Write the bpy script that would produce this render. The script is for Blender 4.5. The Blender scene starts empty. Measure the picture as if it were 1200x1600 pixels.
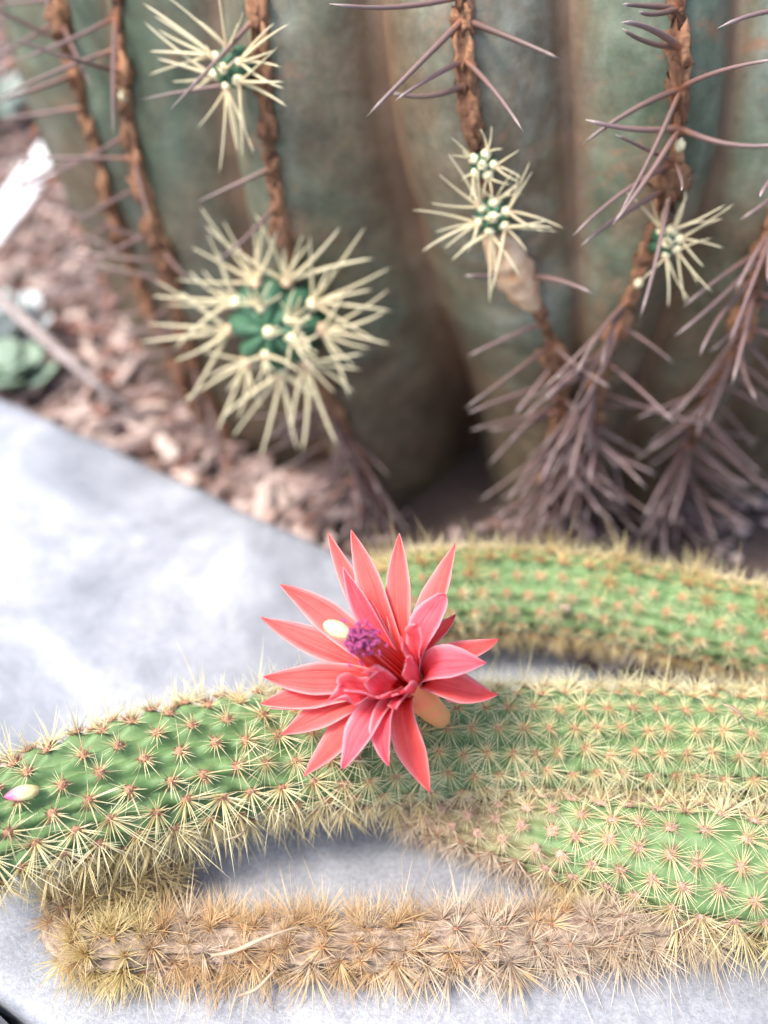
import bpy, math, random
import numpy as np
from mathutils import Vector, Matrix, noise

random.seed(7)
rng = np.random.default_rng(7)
CM = 0.01
sc = bpy.context.scene
col = sc.collection

# ------------------------------------------------------------------ camera
PITCH = math.radians(40.0)      # looking down
CAM_H = 21.0                    # cm above the slab
FPX = 1550.0                    # focal length in pixels of the 1200x1600 frame
cam_d = bpy.data.cameras.new('camera')
cam = bpy.data.objects.new('camera', cam_d)
col.objects.link(cam)
cam.location = (0, 0, CAM_H * CM)
cam.rotation_euler = (math.pi / 2 - PITCH, 0, 0)
cam_d.sensor_fit = 'VERTICAL'
cam_d.sensor_height = 24.0
cam_d.lens = 24.0 * FPX / 1600.0
cam_d.clip_start = 0.01
cam_d.clip_end = 50.0
cam_d.dof.use_dof = True
cam_d.dof.focus_distance = 0.204
cam_d.dof.aperture_fstop = cam_d.lens / 5.7
sc.camera = cam

# ------------------------------------------------------------------ light
SUN_EL, SUN_AZ = math.radians(60), math.radians(-112)   # azimuth from +Y, negative = left
world = bpy.data.worlds.new('World')
sc.world = world
world.use_nodes = True
wn = world.node_tree
sky = wn.nodes.new('ShaderNodeTexSky')
sky.sky_type = 'NISHITA'
sky.sun_disc = False
sky.sun_elevation = SUN_EL
sky.sun_rotation = SUN_AZ
sky.air_density = 1.0
sky.dust_density = 3.0
sky.ozone_density = 0.8
wn.nodes['Background'].inputs['Strength'].default_value = 0.15
wn.links.new(sky.outputs['Color'], wn.nodes['Background'].inputs['Color'])
sun_d = bpy.data.lights.new('sun', 'SUN')
sun_d.energy = 2.0
sun_d.angle = math.radians(13)
sun_d.color = (1.0, 0.95, 0.88)
sun = bpy.data.objects.new('sun', sun_d)
col.objects.link(sun)
sdir = Vector((math.cos(SUN_EL) * math.sin(SUN_AZ), math.cos(SUN_EL) * math.cos(SUN_AZ), math.sin(SUN_EL)))
sun.rotation_euler = sdir.to_track_quat('Z', 'Y').to_euler()
sun.location = sdir * 3
sc.view_settings.view_transform = 'Standard'
sc.view_settings.look = 'None'
sc.view_settings.gamma = 1.0
sc.view_settings.use_curve_mapping = False
sc.view_settings.exposure = 1.55
sc.render.engine = 'CYCLES'
sc.cycles.use_denoising = True
sc.cycles.max_bounces = 5
sc.cycles.diffuse_bounces = 4
sc.cycles.adaptive_threshold = 0.02
sc.cycles.transparent_max_bounces = 8

# ------------------------------------------------------------------ geometry helpers (cm in, m out)
cR = Vector((1, 0, 0))
cF = Vector((0, math.cos(PITCH), -math.sin(PITCH)))
cU = Vector((0, math.sin(PITCH), math.cos(PITCH)))
CAMC = Vector((0, 0, CAM_H))

def ray(px, py):
    return cF + cR * ((px - 600) / FPX) - cU * ((py - 800) / FPX)

def PZ(px, py, z):
    """point of the place (cm) at height z"""
    d = ray(px, py)
    return CAMC + d * ((z - CAM_H) / d.z)

def PD(px, py, dep):
    return CAMC + ray(px, py) * dep

def new_obj(name, me, parent=None, mats=None, smooth=False, origin=None):
    o = bpy.data.objects.new(name, me)
    col.objects.link(o)
    if mats is not None and len(me.materials) == 0:
        me.materials.append(mats)
    if smooth and len(me.polygons):
        me.polygons.foreach_set('use_smooth', [True] * len(me.polygons))
    if parent is not None:
        o.parent = parent
        if parent.get('_root'):
            o.matrix_parent_inverse = Matrix.Translation(-parent.location)
    return o

def mesh(name, verts, faces, t=None, tv=None):
    me = bpy.data.meshes.new(name)
    me.from_pydata([tuple(v) for v in verts], [], faces)
    if t is not None:
        a = me.attributes.new('t', 'FLOAT', 'POINT')
        a.data.foreach_set('value', np.asarray(t, dtype=np.float32))
    if tv is not None:
        a = me.attributes.new('v', 'FLOAT', 'POINT')
        a.data.foreach_set('value', np.asarray(tv, dtype=np.float32))
    me.update()
    return me

def root(name, label, cat, loc_cm, group=None):
    o = bpy.data.objects.new(name, None)
    col.objects.link(o)
    o.location = Vector(loc_cm) * CM
    o.empty_display_size = 0.01
    o['label'] = label
    o['category'] = cat
    o['_root'] = 1
    if group:
        o['group'] = group
    return o

def catmull(pts, n):
    pts = [Vector(p) for p in pts]
    P = [pts[0] * 2 - pts[1]] + pts + [pts[-1] * 2 - pts[-2]]
    out = []
    segs = len(pts) - 1
    for i in range(n + 1):
        u = i / n * segs
        k = min(int(u), segs - 1)
        f = u - k
        a, b, c, d = P[k], P[k + 1], P[k + 2], P[k + 3]
        out.append(0.5 * ((2 * b) + (c - a) * f + (2 * a - 5 * b + 4 * c - d) * f * f + (3 * b - a - 3 * c + d) * f ** 3))
    return out

class Path:
    """arc-length sampled curve with a stable frame (cm)"""
    def __init__(self, pts, step=0.1):
        c = catmull(pts, 600)
        L = [0.0]
        for a, b in zip(c, c[1:]):
            L.append(L[-1] + (b - a).length)
        self.L = L[-1]
        self.n = max(8, int(self.L / step))
        S = np.linspace(0, self.L, self.n + 1)
        arr = np.array([tuple(v) for v in c])
        self.S = S
        self.p = np.stack([np.interp(S, L, arr[:, k]) for k in range(3)], 1)
        tan = np.gradient(self.p, axis=0)
        tan /= np.linalg.norm(tan, axis=1)[:, None]
        self.t = tan
        up = np.zeros_like(tan); up[:, 2] = 1
        side = np.cross(up, tan)
        side /= np.linalg.norm(side, axis=1)[:, None] + 1e-9
        self.u = np.cross(tan, side)
        self.s = side
    def at(self, s):
        f = np.clip(s / self.L, 0, 1) * self.n
        k = min(int(f), self.n - 1); f -= k
        lerp = lambda a: a[k] * (1 - f) + a[k + 1] * f
        t = lerp(self.t); t /= np.linalg.norm(t)
        u = lerp(self.u); u -= t * u.dot(t); u /= np.linalg.norm(u)
        return lerp(self.p), t, u, np.cross(u, t)

def spike(V, F, T, base, tip, r, bend=None, segs=2, sides=3, tipr=0.12):
    """tapered spine appended to lists"""
    base = np.asarray(base, float); tip = np.asarray(tip, float)
    d = tip - base
    L = np.linalg.norm(d)
    d = d / (L + 1e-9)
    a = np.cross(d, (0.31, 0.77, 0.55)); a /= np.linalg.norm(a)
    b = np.cross(d, a)
    if bend is None:
        bend = np.zeros(3)
    i0 = len(V)
    for i in range(segs):
        f = i / segs
        c = base + d * L * f + bend * (f * f - f) * -1.0
        rr = r * (1 - f * (1 - tipr))
        for k in range(sides):
            an = 2 * math.pi * k / sides
            V.append(c + (a * math.cos(an) + b * math.sin(an)) * rr)
            T.append(f)
    V.append(tip); T.append(1.0)
    for i in range(segs - 1):
        for k in range(sides):
            k2 = (k + 1) % sides
            F.append((i0 + i * sides + k, i0 + i * sides + k2, i0 + (i + 1) * sides + k2, i0 + (i + 1) * sides + k))
    j = i0 + (segs - 1) * sides
    for k in range(sides):
        F.append((j + k, j + (k + 1) % sides, len(V) - 1))

# ------------------------------------------------------------------ materials
def mat(name):
    m = bpy.data.materials.new(name)
    m.use_nodes = True
    nt = m.node_tree
    return m, nt, nt.nodes['Principled BSDF']

def N(nt, typ, **kw):
    n = nt.nodes.new(typ)
    for k, v in kw.items():
        if k in n.inputs.keys():
            n.inputs[k].default_value = v
        else:
            setattr(n, k, v)
    return n

def ramp(nt, fac, stops):
    r = nt.nodes.new('ShaderNodeValToRGB')
    e = r.color_ramp.elements
    while len(e) < len(stops):
        e.new(0.5)
    for el, (p, c) in zip(e, stops):
        el.position = p
        el.color = (*c, 1)
    nt.links.new(fac, r.inputs[0])
    return r.outputs[0]

def mix(nt, fac, a, b, mode='MIX'):
    m = nt.nodes.new('ShaderNodeMix')
    m.data_type = 'RGBA'
    m.blend_type = mode
    for i, v in ((0, fac), (6, a), (7, b)):
        if isinstance(v, (int, float)):
            m.inputs[i].default_value = v
        elif isinstance(v, tuple):
            m.inputs[i].default_value = (*v, 1)
        else:
            nt.links.new(v, m.inputs[i])
    return m.outputs[2]

def tex(nt, scale, detail=4, rough=0.6, coord='Object', dist=0.0, stretch=None):
    tc = nt.nodes.new('ShaderNodeTexCoord')
    n = nt.nodes.new('ShaderNodeTexNoise')
    n.inputs['Scale'].default_value = scale
    n.inputs['Detail'].default_value = detail
    n.inputs['Roughness'].default_value = rough
    n.inputs['Distortion'].default_value = dist
    src = tc.outputs[coord]
    if stretch:
        mp = nt.nodes.new('ShaderNodeMapping')
        mp.inputs['Scale'].default_value = stretch
        nt.links.new(src, mp.inputs[0])
        src = mp.outputs[0]
    nt.links.new(src, n.inputs['Vector'])
    return n.outputs['Fac']

def bump(nt, b, h, strength, dist):
    n = nt.nodes.new('ShaderNodeBump')
    n.inputs['Strength'].default_value = strength
    n.inputs['Distance'].default_value = dist
    nt.links.new(h, n.inputs['Height'])
    nt.links.new(n.outputs[0], b.inputs['Normal'])

def attr(nt, name):
    a = nt.nodes.new('ShaderNodeAttribute')
    a.attribute_name = name
    return a.outputs['Fac']

def obj_random(nt):
    return nt.nodes.new('ShaderNodeObjectInfo').outputs['Random']

def thin(nt, b, colour, amount):
    """light passing through a thin thing"""
    tr = nt.nodes.new('ShaderNodeBsdfTranslucent')
    nt.links.new(colour, tr.inputs[0])
    ms = nt.nodes.new('ShaderNodeMixShader')
    ms.inputs[0].default_value = amount
    nt.links.new(b.outputs[0], ms.inputs[1])
    nt.links.new(tr.outputs[0], ms.inputs[2])
    nt.links.new(ms.outputs[0], nt.nodes['Material Output'].inputs[0])

def spine_mat(name, stops, trans=0.35, rough=0.45, vary=0.35):
    m, nt, b = mat(name)
    c = ramp(nt, attr(nt, 't'), stops)
    r = obj_random(nt)
    v = ramp(nt, r, [(0, (1 - vary, 1 - vary, 1 - vary * 1.15)), (1, (1, 1, 1))])
    c = mix(nt, 1.0, c, v, 'MULTIPLY')
    nt.links.new(c, b.inputs['Base Color'])
    b.inputs['Roughness'].default_value = rough
    if trans:
        thin(nt, b, c, trans)
    return m

M = {}
M['spine_cream'] = spine_mat('cream_spine', [(0, (0.50, 0.28, 0.12)), (0.08, (0.80, 0.66, 0.34)), (0.5, (0.90, 0.82, 0.52)), (1, (0.90, 0.85, 0.62))], 0.4, vary=0.2)
M['spine_yellow'] = spine_mat('yellow_spine', [(0, (0.45, 0.27, 0.11)), (0.15, (0.80, 0.64, 0.32)), (1, (0.90, 0.78, 0.46))], 0.4, vary=0.2)
M['spine_dry'] = spine_mat('dry_spine', [(0, (0.50, 0.33, 0.19)), (0.15, (0.84, 0.62, 0.36)), (1, (0.90, 0.68, 0.40))], 0.45, vary=0.2)
M['spine_greydry'] = spine_mat('grey_dry_spine', [(0, (0.48, 0.36, 0.26)), (0.2, (0.80, 0.66, 0.51)), (1, (0.86, 0.72, 0.55))], 0.45, vary=0.2)
M['spine_pup'] = spine_mat('pup_spine', [(0, (0.62, 0.42, 0.24)), (0.2, (0.74, 0.64, 0.40)), (1, (0.72, 0.66, 0.46))], 0.2, vary=0.2)
M['spine_barrel'] = spine_mat('barrel_spine', [(0, (0.36, 0.13, 0.055)), (0.18, (0.20, 0.11, 0.095)), (0.8, (0.21, 0.14, 0.135)), (0.95, (0.34, 0.27, 0.26)), (1, (0.6, 0.52, 0.48))], 0.0, 0.5, 0.4)
M['spine_red'] = spine_mat('reddish_spine', [(0, (0.42, 0.16, 0.06)), (0.3, (0.36, 0.14, 0.10)), (1, (0.42, 0.24, 0.22))], 0.0, 0.5, 0.35)

def simple(name, c1, c2, scale, rough=0.7, bs=0.4, bd=0.0005, rnd=0.3, detail=5):
    m, nt, b = mat(name)
    f = tex(nt, scale, detail)
    c = ramp(nt, f, [(0.3, c1), (0.7, c2)])
    if rnd:
        v = ramp(nt, obj_random(nt), [(0, (1 - rnd, 1 - rnd, 1 - rnd)), (1, (1, 1, 1))])
        c = mix(nt, 1.0, c, v, 'MULTIPLY')
    nt.links.new(c, b.inputs['Base Color'])
    b.inputs['Roughness'].default_value = rough
    bump(nt, b, f, bs, bd)
    return m

M['areole'] = simple('areole_felt', (0.26, 0.11, 0.065), (0.52, 0.29, 0.18), 2500, 0.9, 0.3, 0.0002)
M['areole_pink'] = simple('areole_pinkish_felt', (0.30, 0.15, 0.11), (0.55, 0.36, 0.28), 2500, 0.9, 0.3, 0.0002)
M['areole_wool'] = simple('cream_wool', (0.70, 0.60, 0.34), (0.85, 0.80, 0.55), 2500, 0.95, 0.3, 0.0002, 0.1)
M['areole_peach'] = simple('peach_wool', (0.62, 0.36, 0.22), (0.80, 0.58, 0.40), 2500, 0.95, 0.3, 0.0002, 0.1)
M['areole_barrel'] = simple('barrel_felt', (0.15, 0.055, 0.03), (0.56, 0.29, 0.15), 220, 0.95, 0.9, 0.0015, 0.55)
M['husk'] = simple('dry_husk', (0.42, 0.20, 0.09), (0.78, 0.58, 0.40), 180, 0.85, 0.5, 0.001, 0.1)
M['wood'] = simple('dead_core', (0.15, 0.10, 0.07), (0.42, 0.32, 0.24), 420, 0.9, 1.0, 0.0012, 0)
M['fibre'] = simple('dry_fibre', (0.24, 0.16, 0.10), (0.46, 0.35, 0.24), 400, 0.7, 0.2, 0.0003)
M['stigma'] = simple('stigma_cream', (0.62, 0.58, 0.24), (0.70, 0.66, 0.36), 1500, 0.6, 0.3, 0.0002, 0)
M['anther'] = simple('anther_purple', (0.16, 0.012, 0.07), (0.42, 0.065, 0.22), 3000, 0.7, 0.3, 0.0001, 0)
M['label'] = simple('label_plastic', (0.80, 0.81, 0.82), (0.84, 0.84, 0.85), 40, 0.35, 0.05, 0.0002, 0)
M['twig'] = simple('twig_bark', (0.20, 0.16, 0.15), (0.36, 0.31, 0.29), 150, 0.9, 0.5, 0.001, 0)

def green_mat(name, c_low, c_high, brown=0.0):
    m, nt, b = mat(name)
    f = tex(nt, 180, 4)
    fine = tex(nt, 1800, 3)
    c = ramp(nt, f, [(0.3, c_low), (0.7, c_high)])
    sp = ramp(nt, fine, [(0.45, (0.93, 0.95, 0.9)), (0.7, (1.05, 1.05, 1.05))])
    c = mix(nt, 1.0, c, sp, 'MULTIPLY')
    if brown > 0:
        w = ramp(nt, attr(nt, 't'), [(0, (0, 0, 0)), (1, (1, 1, 1))])
        c = mix(nt, w, c, (0.26, 0.15, 0.09))
    nt.links.new(c, b.inputs['Base Color'])
    b.inputs['Roughness'].default_value = 0.55
    b.inputs['Specular IOR Level'].default_value = 0.3
    bump(nt, b, fine, 0.25, 0.0002)
    return m
M['green'] = green_mat('stem_skin', (0.082, 0.155, 0.055), (0.15, 0.235, 0.095), 1)
M['pup_green'] = green_mat('pup_skin', (0.028, 0.085, 0.045), (0.06, 0.14, 0.08))

def petal_mat(name, cbase, cmid, cedge):
    m, nt, b = mat(name)
    t, v = attr(nt, 't'), attr(nt, 'v')
    c = ramp(nt, t, [(0.0, cbase), (0.55, cmid), (1.0, cmid)])
    # fine lengthwise veins
    cb = nt.nodes.new('ShaderNodeCombineXYZ')
    nt.links.new(v, cb.inputs[0]); nt.links.new(t, cb.inputs[1]); nt.links.new(obj_random(nt), cb.inputs[2])
    mp = nt.nodes.new('ShaderNodeMapping'); mp.inputs['Scale'].default_value = (9, 1.2, 40)
    nt.links.new(cb.outputs[0], mp.inputs[0])
    no = nt.nodes.new('ShaderNodeTexNoise'); no.inputs['Scale'].default_value = 1.0; no.inputs['Detail'].default_value = 5
    nt.links.new(mp.outputs[0], no.inputs['Vector'])
    vein = ramp(nt, no.outputs['Fac'], [(0.32, (0.92, 0.62, 0.62)), (0.6, (1, 1, 1))])
    c = mix(nt, 1.0, c, vein, 'MULTIPLY')
    ab = nt.nodes.new('ShaderNodeMath'); ab.operation = 'ABSOLUTE'; nt.links.new(v, ab.inputs[0])
    e = ramp(nt, ab.outputs[0], [(0.55, (0, 0, 0)), (0.86, (0.35, 0.35, 0.35)), (1.0, (0.9, 0.9, 0.9))])
    c = mix(nt, e, c, cedge)
    blotch = tex(nt, 300, 3)
    c = mix(nt, 1.0, c, ramp(nt, blotch, [(0.35, (0.92, 0.85, 0.86)), (0.65, (1, 1, 1))]), 'MULTIPLY')
    nt.links.new(c, b.inputs['Base Color'])
    b.inputs['Roughness'].default_value = 0.5
    b.inputs['Specular IOR Level'].default_value = 0.3
    bump(nt, b, no.outputs['Fac'], 0.6, 0.0005)
    thin(nt, b, c, 0.48)
    return m
M['petal'] = petal_mat('outer_petal', (0.92, 0.055, 0.045), (0.90, 0.165, 0.15), (0.93, 0.50, 0.49))
M['petal_inner'] = petal_mat('inner_petal', (0.94, 0.06, 0.07), (0.92, 0.17, 0.22), (0.95, 0.52, 0.58))
M['filament'] = spine_mat('filament_red', [(0, (0.94, 0.06, 0.04)), (0.6, (0.94, 0.12, 0.085)), (1, (0.92, 0.25, 0.24))], 0.5, vary=0)

m, nt, b = mat('floral_tube_skin')
c = ramp(nt, attr(nt, 't'), [(0, (0.34, 0.33, 0.10)), (0.16, (0.62, 0.34, 0.12)), (0.5, (0.80, 0.24, 0.11)), (1, (0.86, 0.10, 0.07))])
c = mix(nt, 0.35, c, ramp(nt, tex(nt, 190, 5), [(0.4, (0.82, 0.28, 0.15)), (0.6, (0.50, 0.40, 0.13))]))
nt.links.new(c, b.inputs['Base Color']); b.inputs['Roughness'].default_value = 0.5

M['tube'] = m

# slate slab
m, nt, b = mat('slate')
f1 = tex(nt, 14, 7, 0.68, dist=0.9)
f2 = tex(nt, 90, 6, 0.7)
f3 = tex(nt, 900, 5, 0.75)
c = ramp(nt, f1, [(0.30, (0.17, 0.18, 0.20)), (0.48, (0.29, 0.302, 0.328)), (0.66, (0.54, 0.55, 0.575))])  # stone mottling; its pale patches also paint in the bright glare
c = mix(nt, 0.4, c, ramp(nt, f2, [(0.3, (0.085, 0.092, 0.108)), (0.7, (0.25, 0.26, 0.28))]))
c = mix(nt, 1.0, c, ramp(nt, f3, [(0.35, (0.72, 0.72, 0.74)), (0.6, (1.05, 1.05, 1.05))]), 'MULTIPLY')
nt.links.new(c, b.inputs['Base Color'])
rr = ramp(nt, f2, [(0.3, (0.34, 0.34, 0.34)), (0.7, (0.55, 0.55, 0.55))])
nt.links.new(rr, b.inputs['Roughness'])
b.inputs['Specular IOR Level'].default_value = 0.6
add = nt.nodes.new('ShaderNodeMath'); add.operation = 'MULTIPLY_ADD'
nt.links.new(f3, add.inputs[0]); add.inputs[1].default_value = 0.5; nt.links.new(f2, add.inputs[2])
bump(nt, b, add.outputs[0], 0.45, 0.0012)
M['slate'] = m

# soil
m, nt, b = mat('soil')
f1 = tex(nt, 60, 8, 0.7); f2 = tex(nt, 400, 6, 0.7)
c = mix(nt, 0.5, ramp(nt, f1, [(0.3, (0.03, 0.02, 0.018)), (0.7, (0.13, 0.085, 0.07))]), ramp(nt, f2, [(0.3, (0.025, 0.018, 0.016)), (0.7, (0.20, 0.14, 0.12))]))
nt.links.new(c, b.inputs['Base Color']); b.inputs['Roughness'].default_value = 0.95
bump(nt, b, f2, 0.8, 0.003)
M['soil'] = m

def chip_mat(name, stops, scale):
    m, nt, b = mat(name)
    c = ramp(nt, obj_random(nt), stops)
    g = tex(nt, scale, 5, 0.7, stretch=(1, 5, 5))
    c = mix(nt, 1.0, c, ramp(nt, g, [(0.3, (0.55, 0.5, 0.5)), (0.65, (1.05, 1.05, 1.05))]), 'MULTIPLY')
    nt.links.new(c, b.inputs['Base Color']); b.inputs['Roughness'].default_value = 0.85
    bump(nt, b, g, 0.6, 0.001)
    return m
M['chip'] = chip_mat('bark_mulch', [(0, (0.12, 0.065, 0.05)), (0.2, (0.30, 0.14, 0.10)), (0.4, (0.22, 0.17, 0.16)), (0.6, (0.45, 0.31, 0.26)), (0.8, (0.52, 0.42, 0.37)), (1, (0.60, 0.47, 0.40))], 120)
# gravel stuff: colour by position
m, nt, b = mat('gravel_mix')
vo = nt.nodes.new('ShaderNodeTexVoronoi'); vo.inputs['Scale'].default_value = 140
tc = nt.nodes.new('ShaderNodeTexCoord'); nt.links.new(tc.outputs['Object'], vo.inputs['Vector'])
sep = nt.nodes.new('ShaderNodeSeparateColor'); nt.links.new(vo.outputs['Color'], sep.inputs[0])
c = ramp(nt, sep.outputs[0], [(0, (0.10, 0.06, 0.05)), (0.35, (0.25, 0.15, 0.12)), (0.65, (0.33, 0.26, 0.24)), (1, (0.55, 0.43, 0.38))])
nt.links.new(c, b.inputs['Base Color']); b.inputs['Roughness'].default_value = 0.9
M['gravel'] = m

# big barrel skin: glaucous green with corky brown towards the base
m, nt, b = mat('barrel_skin')
f1 = tex(nt, 11, 6, 0.7, dist=0.8); f2 = tex(nt, 45, 6, 0.7); f3 = tex(nt, 14, 4, 0.6, stretch=(2.5, 2.5, 0.6))
g = ramp(nt, f3, [(0.32, (0.075, 0.105, 0.062)), (0.5, (0.14, 0.17, 0.118)), (0.68, (0.26, 0.29, 0.245))])
br = ramp(nt, f2, [(0.3, (0.10, 0.072, 0.042)), (0.55, (0.17, 0.13, 0.08)), (0.75, (0.25, 0.18, 0.12))])
geo = nt.nodes.new('ShaderNodeNewGeometry')
sx = nt.nodes.new('ShaderNodeSeparateXYZ'); nt.links.new(geo.outputs['Position'], sx.inputs[0])
mr = nt.nodes.new('ShaderNodeMapRange'); mr.inputs[1].default_value = -0.01; mr.inputs[2].default_value = 0.15
mr.inputs[3].default_value = 0.30; mr.inputs[4].default_value = -0.03
nt.links.new(sx.outputs[2], mr.inputs[0])
ad = nt.nodes.new('ShaderNodeMath'); ad.operation = 'ADD'
nt.links.new(f1, ad.inputs[0]); nt.links.new(mr.outputs[0], ad.inputs[1])
wgt = ramp(nt, ad.outputs[0], [(0.46, (0, 0, 0)), (0.64, (1, 1, 1))])
c = mix(nt, wgt, g, br)
f4 = tex(nt, 130, 5, 0.75)
c = mix(nt, 1.0, c, ramp(nt, f4, [(0.32, (0.62, 0.62, 0.60)), (0.5, (0.95, 0.95, 0.95)), (0.7, (1.3, 1.3, 1.3))]), 'MULTIPLY')
f5 = tex(nt, 30, 7, 0.8, dist=1.5)
rust = ramp(nt, f5, [(0.56, (0, 0, 0)), (0.68, (0.8, 0.8, 0.8))])
c = mix(nt, rust, c, (0.30, 0.15, 0.085))
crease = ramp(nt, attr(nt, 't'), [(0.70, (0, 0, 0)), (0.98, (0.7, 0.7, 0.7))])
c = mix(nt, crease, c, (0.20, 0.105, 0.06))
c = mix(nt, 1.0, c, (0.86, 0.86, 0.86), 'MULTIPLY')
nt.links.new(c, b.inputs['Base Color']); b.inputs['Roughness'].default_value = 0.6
bump(nt, b, f2, 0.25, 0.003)
M['barrel'] = m

def leaf_mat(name, c1, c2):
    m, nt, b = mat(name)
    c = ramp(nt, tex(nt, 60, 4), [(0.3, c1), (0.7, c2)])
    nt.links.new(c, b.inputs['Base Color']); b.inputs['Roughness'].default_value = 0.55
    return m
M['leaf_dark'] = leaf_mat('succulent_leaf', (0.13, 0.19, 0.13), (0.20, 0.27, 0.20))
M['leaf_pale'] = leaf_mat('powdery_leaf', (0.34, 0.38, 0.37), (0.50, 0.54, 0.53))
M['leaf_strap'] = leaf_mat('strap_leaf', (0.13, 0.17, 0.13), (0.25, 0.29, 0.25))

# ------------------------------------------------------------------ setting: soil, slabs
def nz(x, y, z=0, s=1.0):
    return noise.noise(Vector((x * s, y * s, z)))

GZ = -1.9   # ground level behind the slab, cm
xs = np.concatenate([np.linspace(-160, -42, 20), np.linspace(-40, 30, 90), np.linspace(32, 160, 20)])
ys = np.concatenate([np.linspace(-60, 2, 10), np.linspace(4, 80, 95), np.linspace(84, 240, 20)])
V, F = [], []
for y in ys:
    for x in xs:
        V.append(Vector((x, y, GZ - 0.3 + 0.55 * nz(x, y, 3, 0.25) + 0.25 * nz(x, y, 9, 0.9))) * CM)
nx = len(xs)
for j in range(len(ys) - 1):
    for i in range(nx - 1):
        a = j * nx + i
        F.append((a, a + 1, a + nx + 1, a + nx))
ground = new_obj('ground', mesh('ground', V, F), None, M['soil'], True)
ground['kind'] = 'structure'
ground['label'] = 'dark soil of the bed strewn with bark and gravel'

E = Vector((0.833, -0.553, 0)); E.normalize()
NN = Vector((-E.y, E.x, 0))
def slab(n0, n1, e0, e1, de, dn, seed, name, label):
    ne, nn = int((e1 - e0) / de), int((n1 - n0) / dn)
    V, F = [], []
    def top(e, n):
        p = E * e + NN * n
        ed = min(n - n0, n1 - n, e - e0, e1 - e)
        z = 0.05 * nz(p.x, p.y, seed, 0.6) + 0.022 * nz(p.x, p.y, seed + 5, 2.2)
        z -= 0.16 * math.exp(-max(ed, 0) / 0.16)
        w = 0.22 * nz(e, n, seed + 2, 0.35) + 0.08 * nz(e, n, seed + 3, 1.3)
        k = math.exp(-max(ed, 0) / 0.8)
        p = p + NN * w * k
        return Vector((p.x, p.y, z))
    for j in range(nn + 1):
        for i in range(ne + 1):
            V.append(top(e0 + (e1 - e0) * i / ne, n0 + (n1 - n0) * j / nn) * CM)
    w = ne + 1
    for j in range(nn):
        for i in range(ne):
            a = j * w + i
            F.append((a, a + 1, a + w + 1, a + w))
    rim = [i for i in range(w)] + [j * w + ne for j in range(1, nn + 1)] + [nn * w + i for i in range(ne - 1, -1, -1)] + [j * w for j in range(nn - 1, 0, -1)]
    i0 = len(V)
    for lev, (dz, outw) in enumerate(((-1.2, 0.10), (-3.2, 0.04))):
        for r in rim:
            v = V[r].copy()
            v.z = dz * CM + 0.002 * nz(v.x * 100, v.y * 100, lev + seed, 0.8)
            V.append(v)
    R = len(rim)
    for k in range(R):
        k2 = (k + 1) % R
        F.append((rim[k2], rim[k], i0 + k, i0 + k2))
        F.append((i0 + k2, i0 + k, i0 + R + k, i0 + R + k2))
    F.append(tuple(i0 + R + k for k in range(R))[::-1])
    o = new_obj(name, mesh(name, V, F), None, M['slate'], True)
    o['kind'] = 'structure'
    o['label'] = label
    return o
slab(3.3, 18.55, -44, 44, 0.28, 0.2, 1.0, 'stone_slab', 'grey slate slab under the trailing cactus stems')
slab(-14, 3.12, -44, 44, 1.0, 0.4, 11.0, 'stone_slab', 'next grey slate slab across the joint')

# ------------------------------------------------------------------ barrel cactus
BX, BY = 6.2, 44.5
prof_z = np.array([-3.5, -1.9, 0, 3, 7, 11, 15, 19, 23, 26, 28.0])
prof_r = np.array([17.4, 18.0, 18.5, 19.3, 20.3, 20.9, 20.8, 19.0, 15.4, 9.5, 2.0])
zz = np.linspace(-3.5, 28.0, 200)
def _smooth():
    r = np.interp(zz, prof_z, prof_r)
    for _ in range(60):
        r[1:-1] = (r[:-2] + 2 * r[1:-1] + r[2:]) / 4
    return r
rr_ = _smooth()
def bR(z):
    return float(np.interp(z, zz, rr_))

def hit_barrel(px, py, dr=0.0):
    d = ray(px, py)
    best = None
    t = 12.0
    while t < 80:
        p = CAMC + d * t
        q = math.hypot(p.x - BX, p.y - BY) - (bR(p.z) + dr)
        if best is None or q < best[0]:
            best = (q, p)
        if q < 0:
            break
        t += 0.05
    p = best[1]
    return math.atan2(p.x - BX, -(p.y - BY)), p.z     # angle from the front, positive right

rib_pix = [
    [(100, 40), (150, 220), (200, 400)],
    [(188, 40), (210, 240), (262, 400), (300, 560), (350, 660)],
    [(405, 40), (416, 150), (434, 300), (462, 480), (540, 680), (600, 790)],
    [(720, 0), (735, 180), (768, 340), (845, 480), (880, 590), (872, 700), (850, 810)],
    [(1052, 0), (1066, 150), (1052, 280), (1000, 430), (940, 560), (925, 650), (915, 800)],
    [(1225, 300), (1190, 400), (1140, 560), (1085, 660), (1035, 790)],
]
ribs = []
for pts in rib_pix:
    h = sorted((hit_barrel(*p) for p in pts), key=lambda q: q[1])
    ribs.append(([q[1] for q in h], [q[0] for q in h]))
avg = 0.245
first = min(ribs[0][1]); last = ribs[-1][1][-1]
kleft = 1
nrest = int(round((2 * math.pi - (last - ribs[0][1][-1])) / avg))
lo, hi = ribs[0][1][-1] + 2 * math.pi, last
for i in range(1, nrest):
    a = hi + (lo - hi) * i / nrest
    ribs.append(([0.0], [a]))
NR = len(ribs)
def rib_phi(k, z):
    zs, ps = ribs[k]
    return float(np.interp(z, zs, ps))
def smooth_phi(k, z):
    return sum(rib_phi(k, z + d) for d in (-1.2, -0.6, 0, 0.6, 1.2)) / 5

def bpoint(phi, z, dr=0.0):
    r = bR(z) + dr
    return Vector((BX + r * math.sin(phi), BY - r * math.cos(phi), z))

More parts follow.
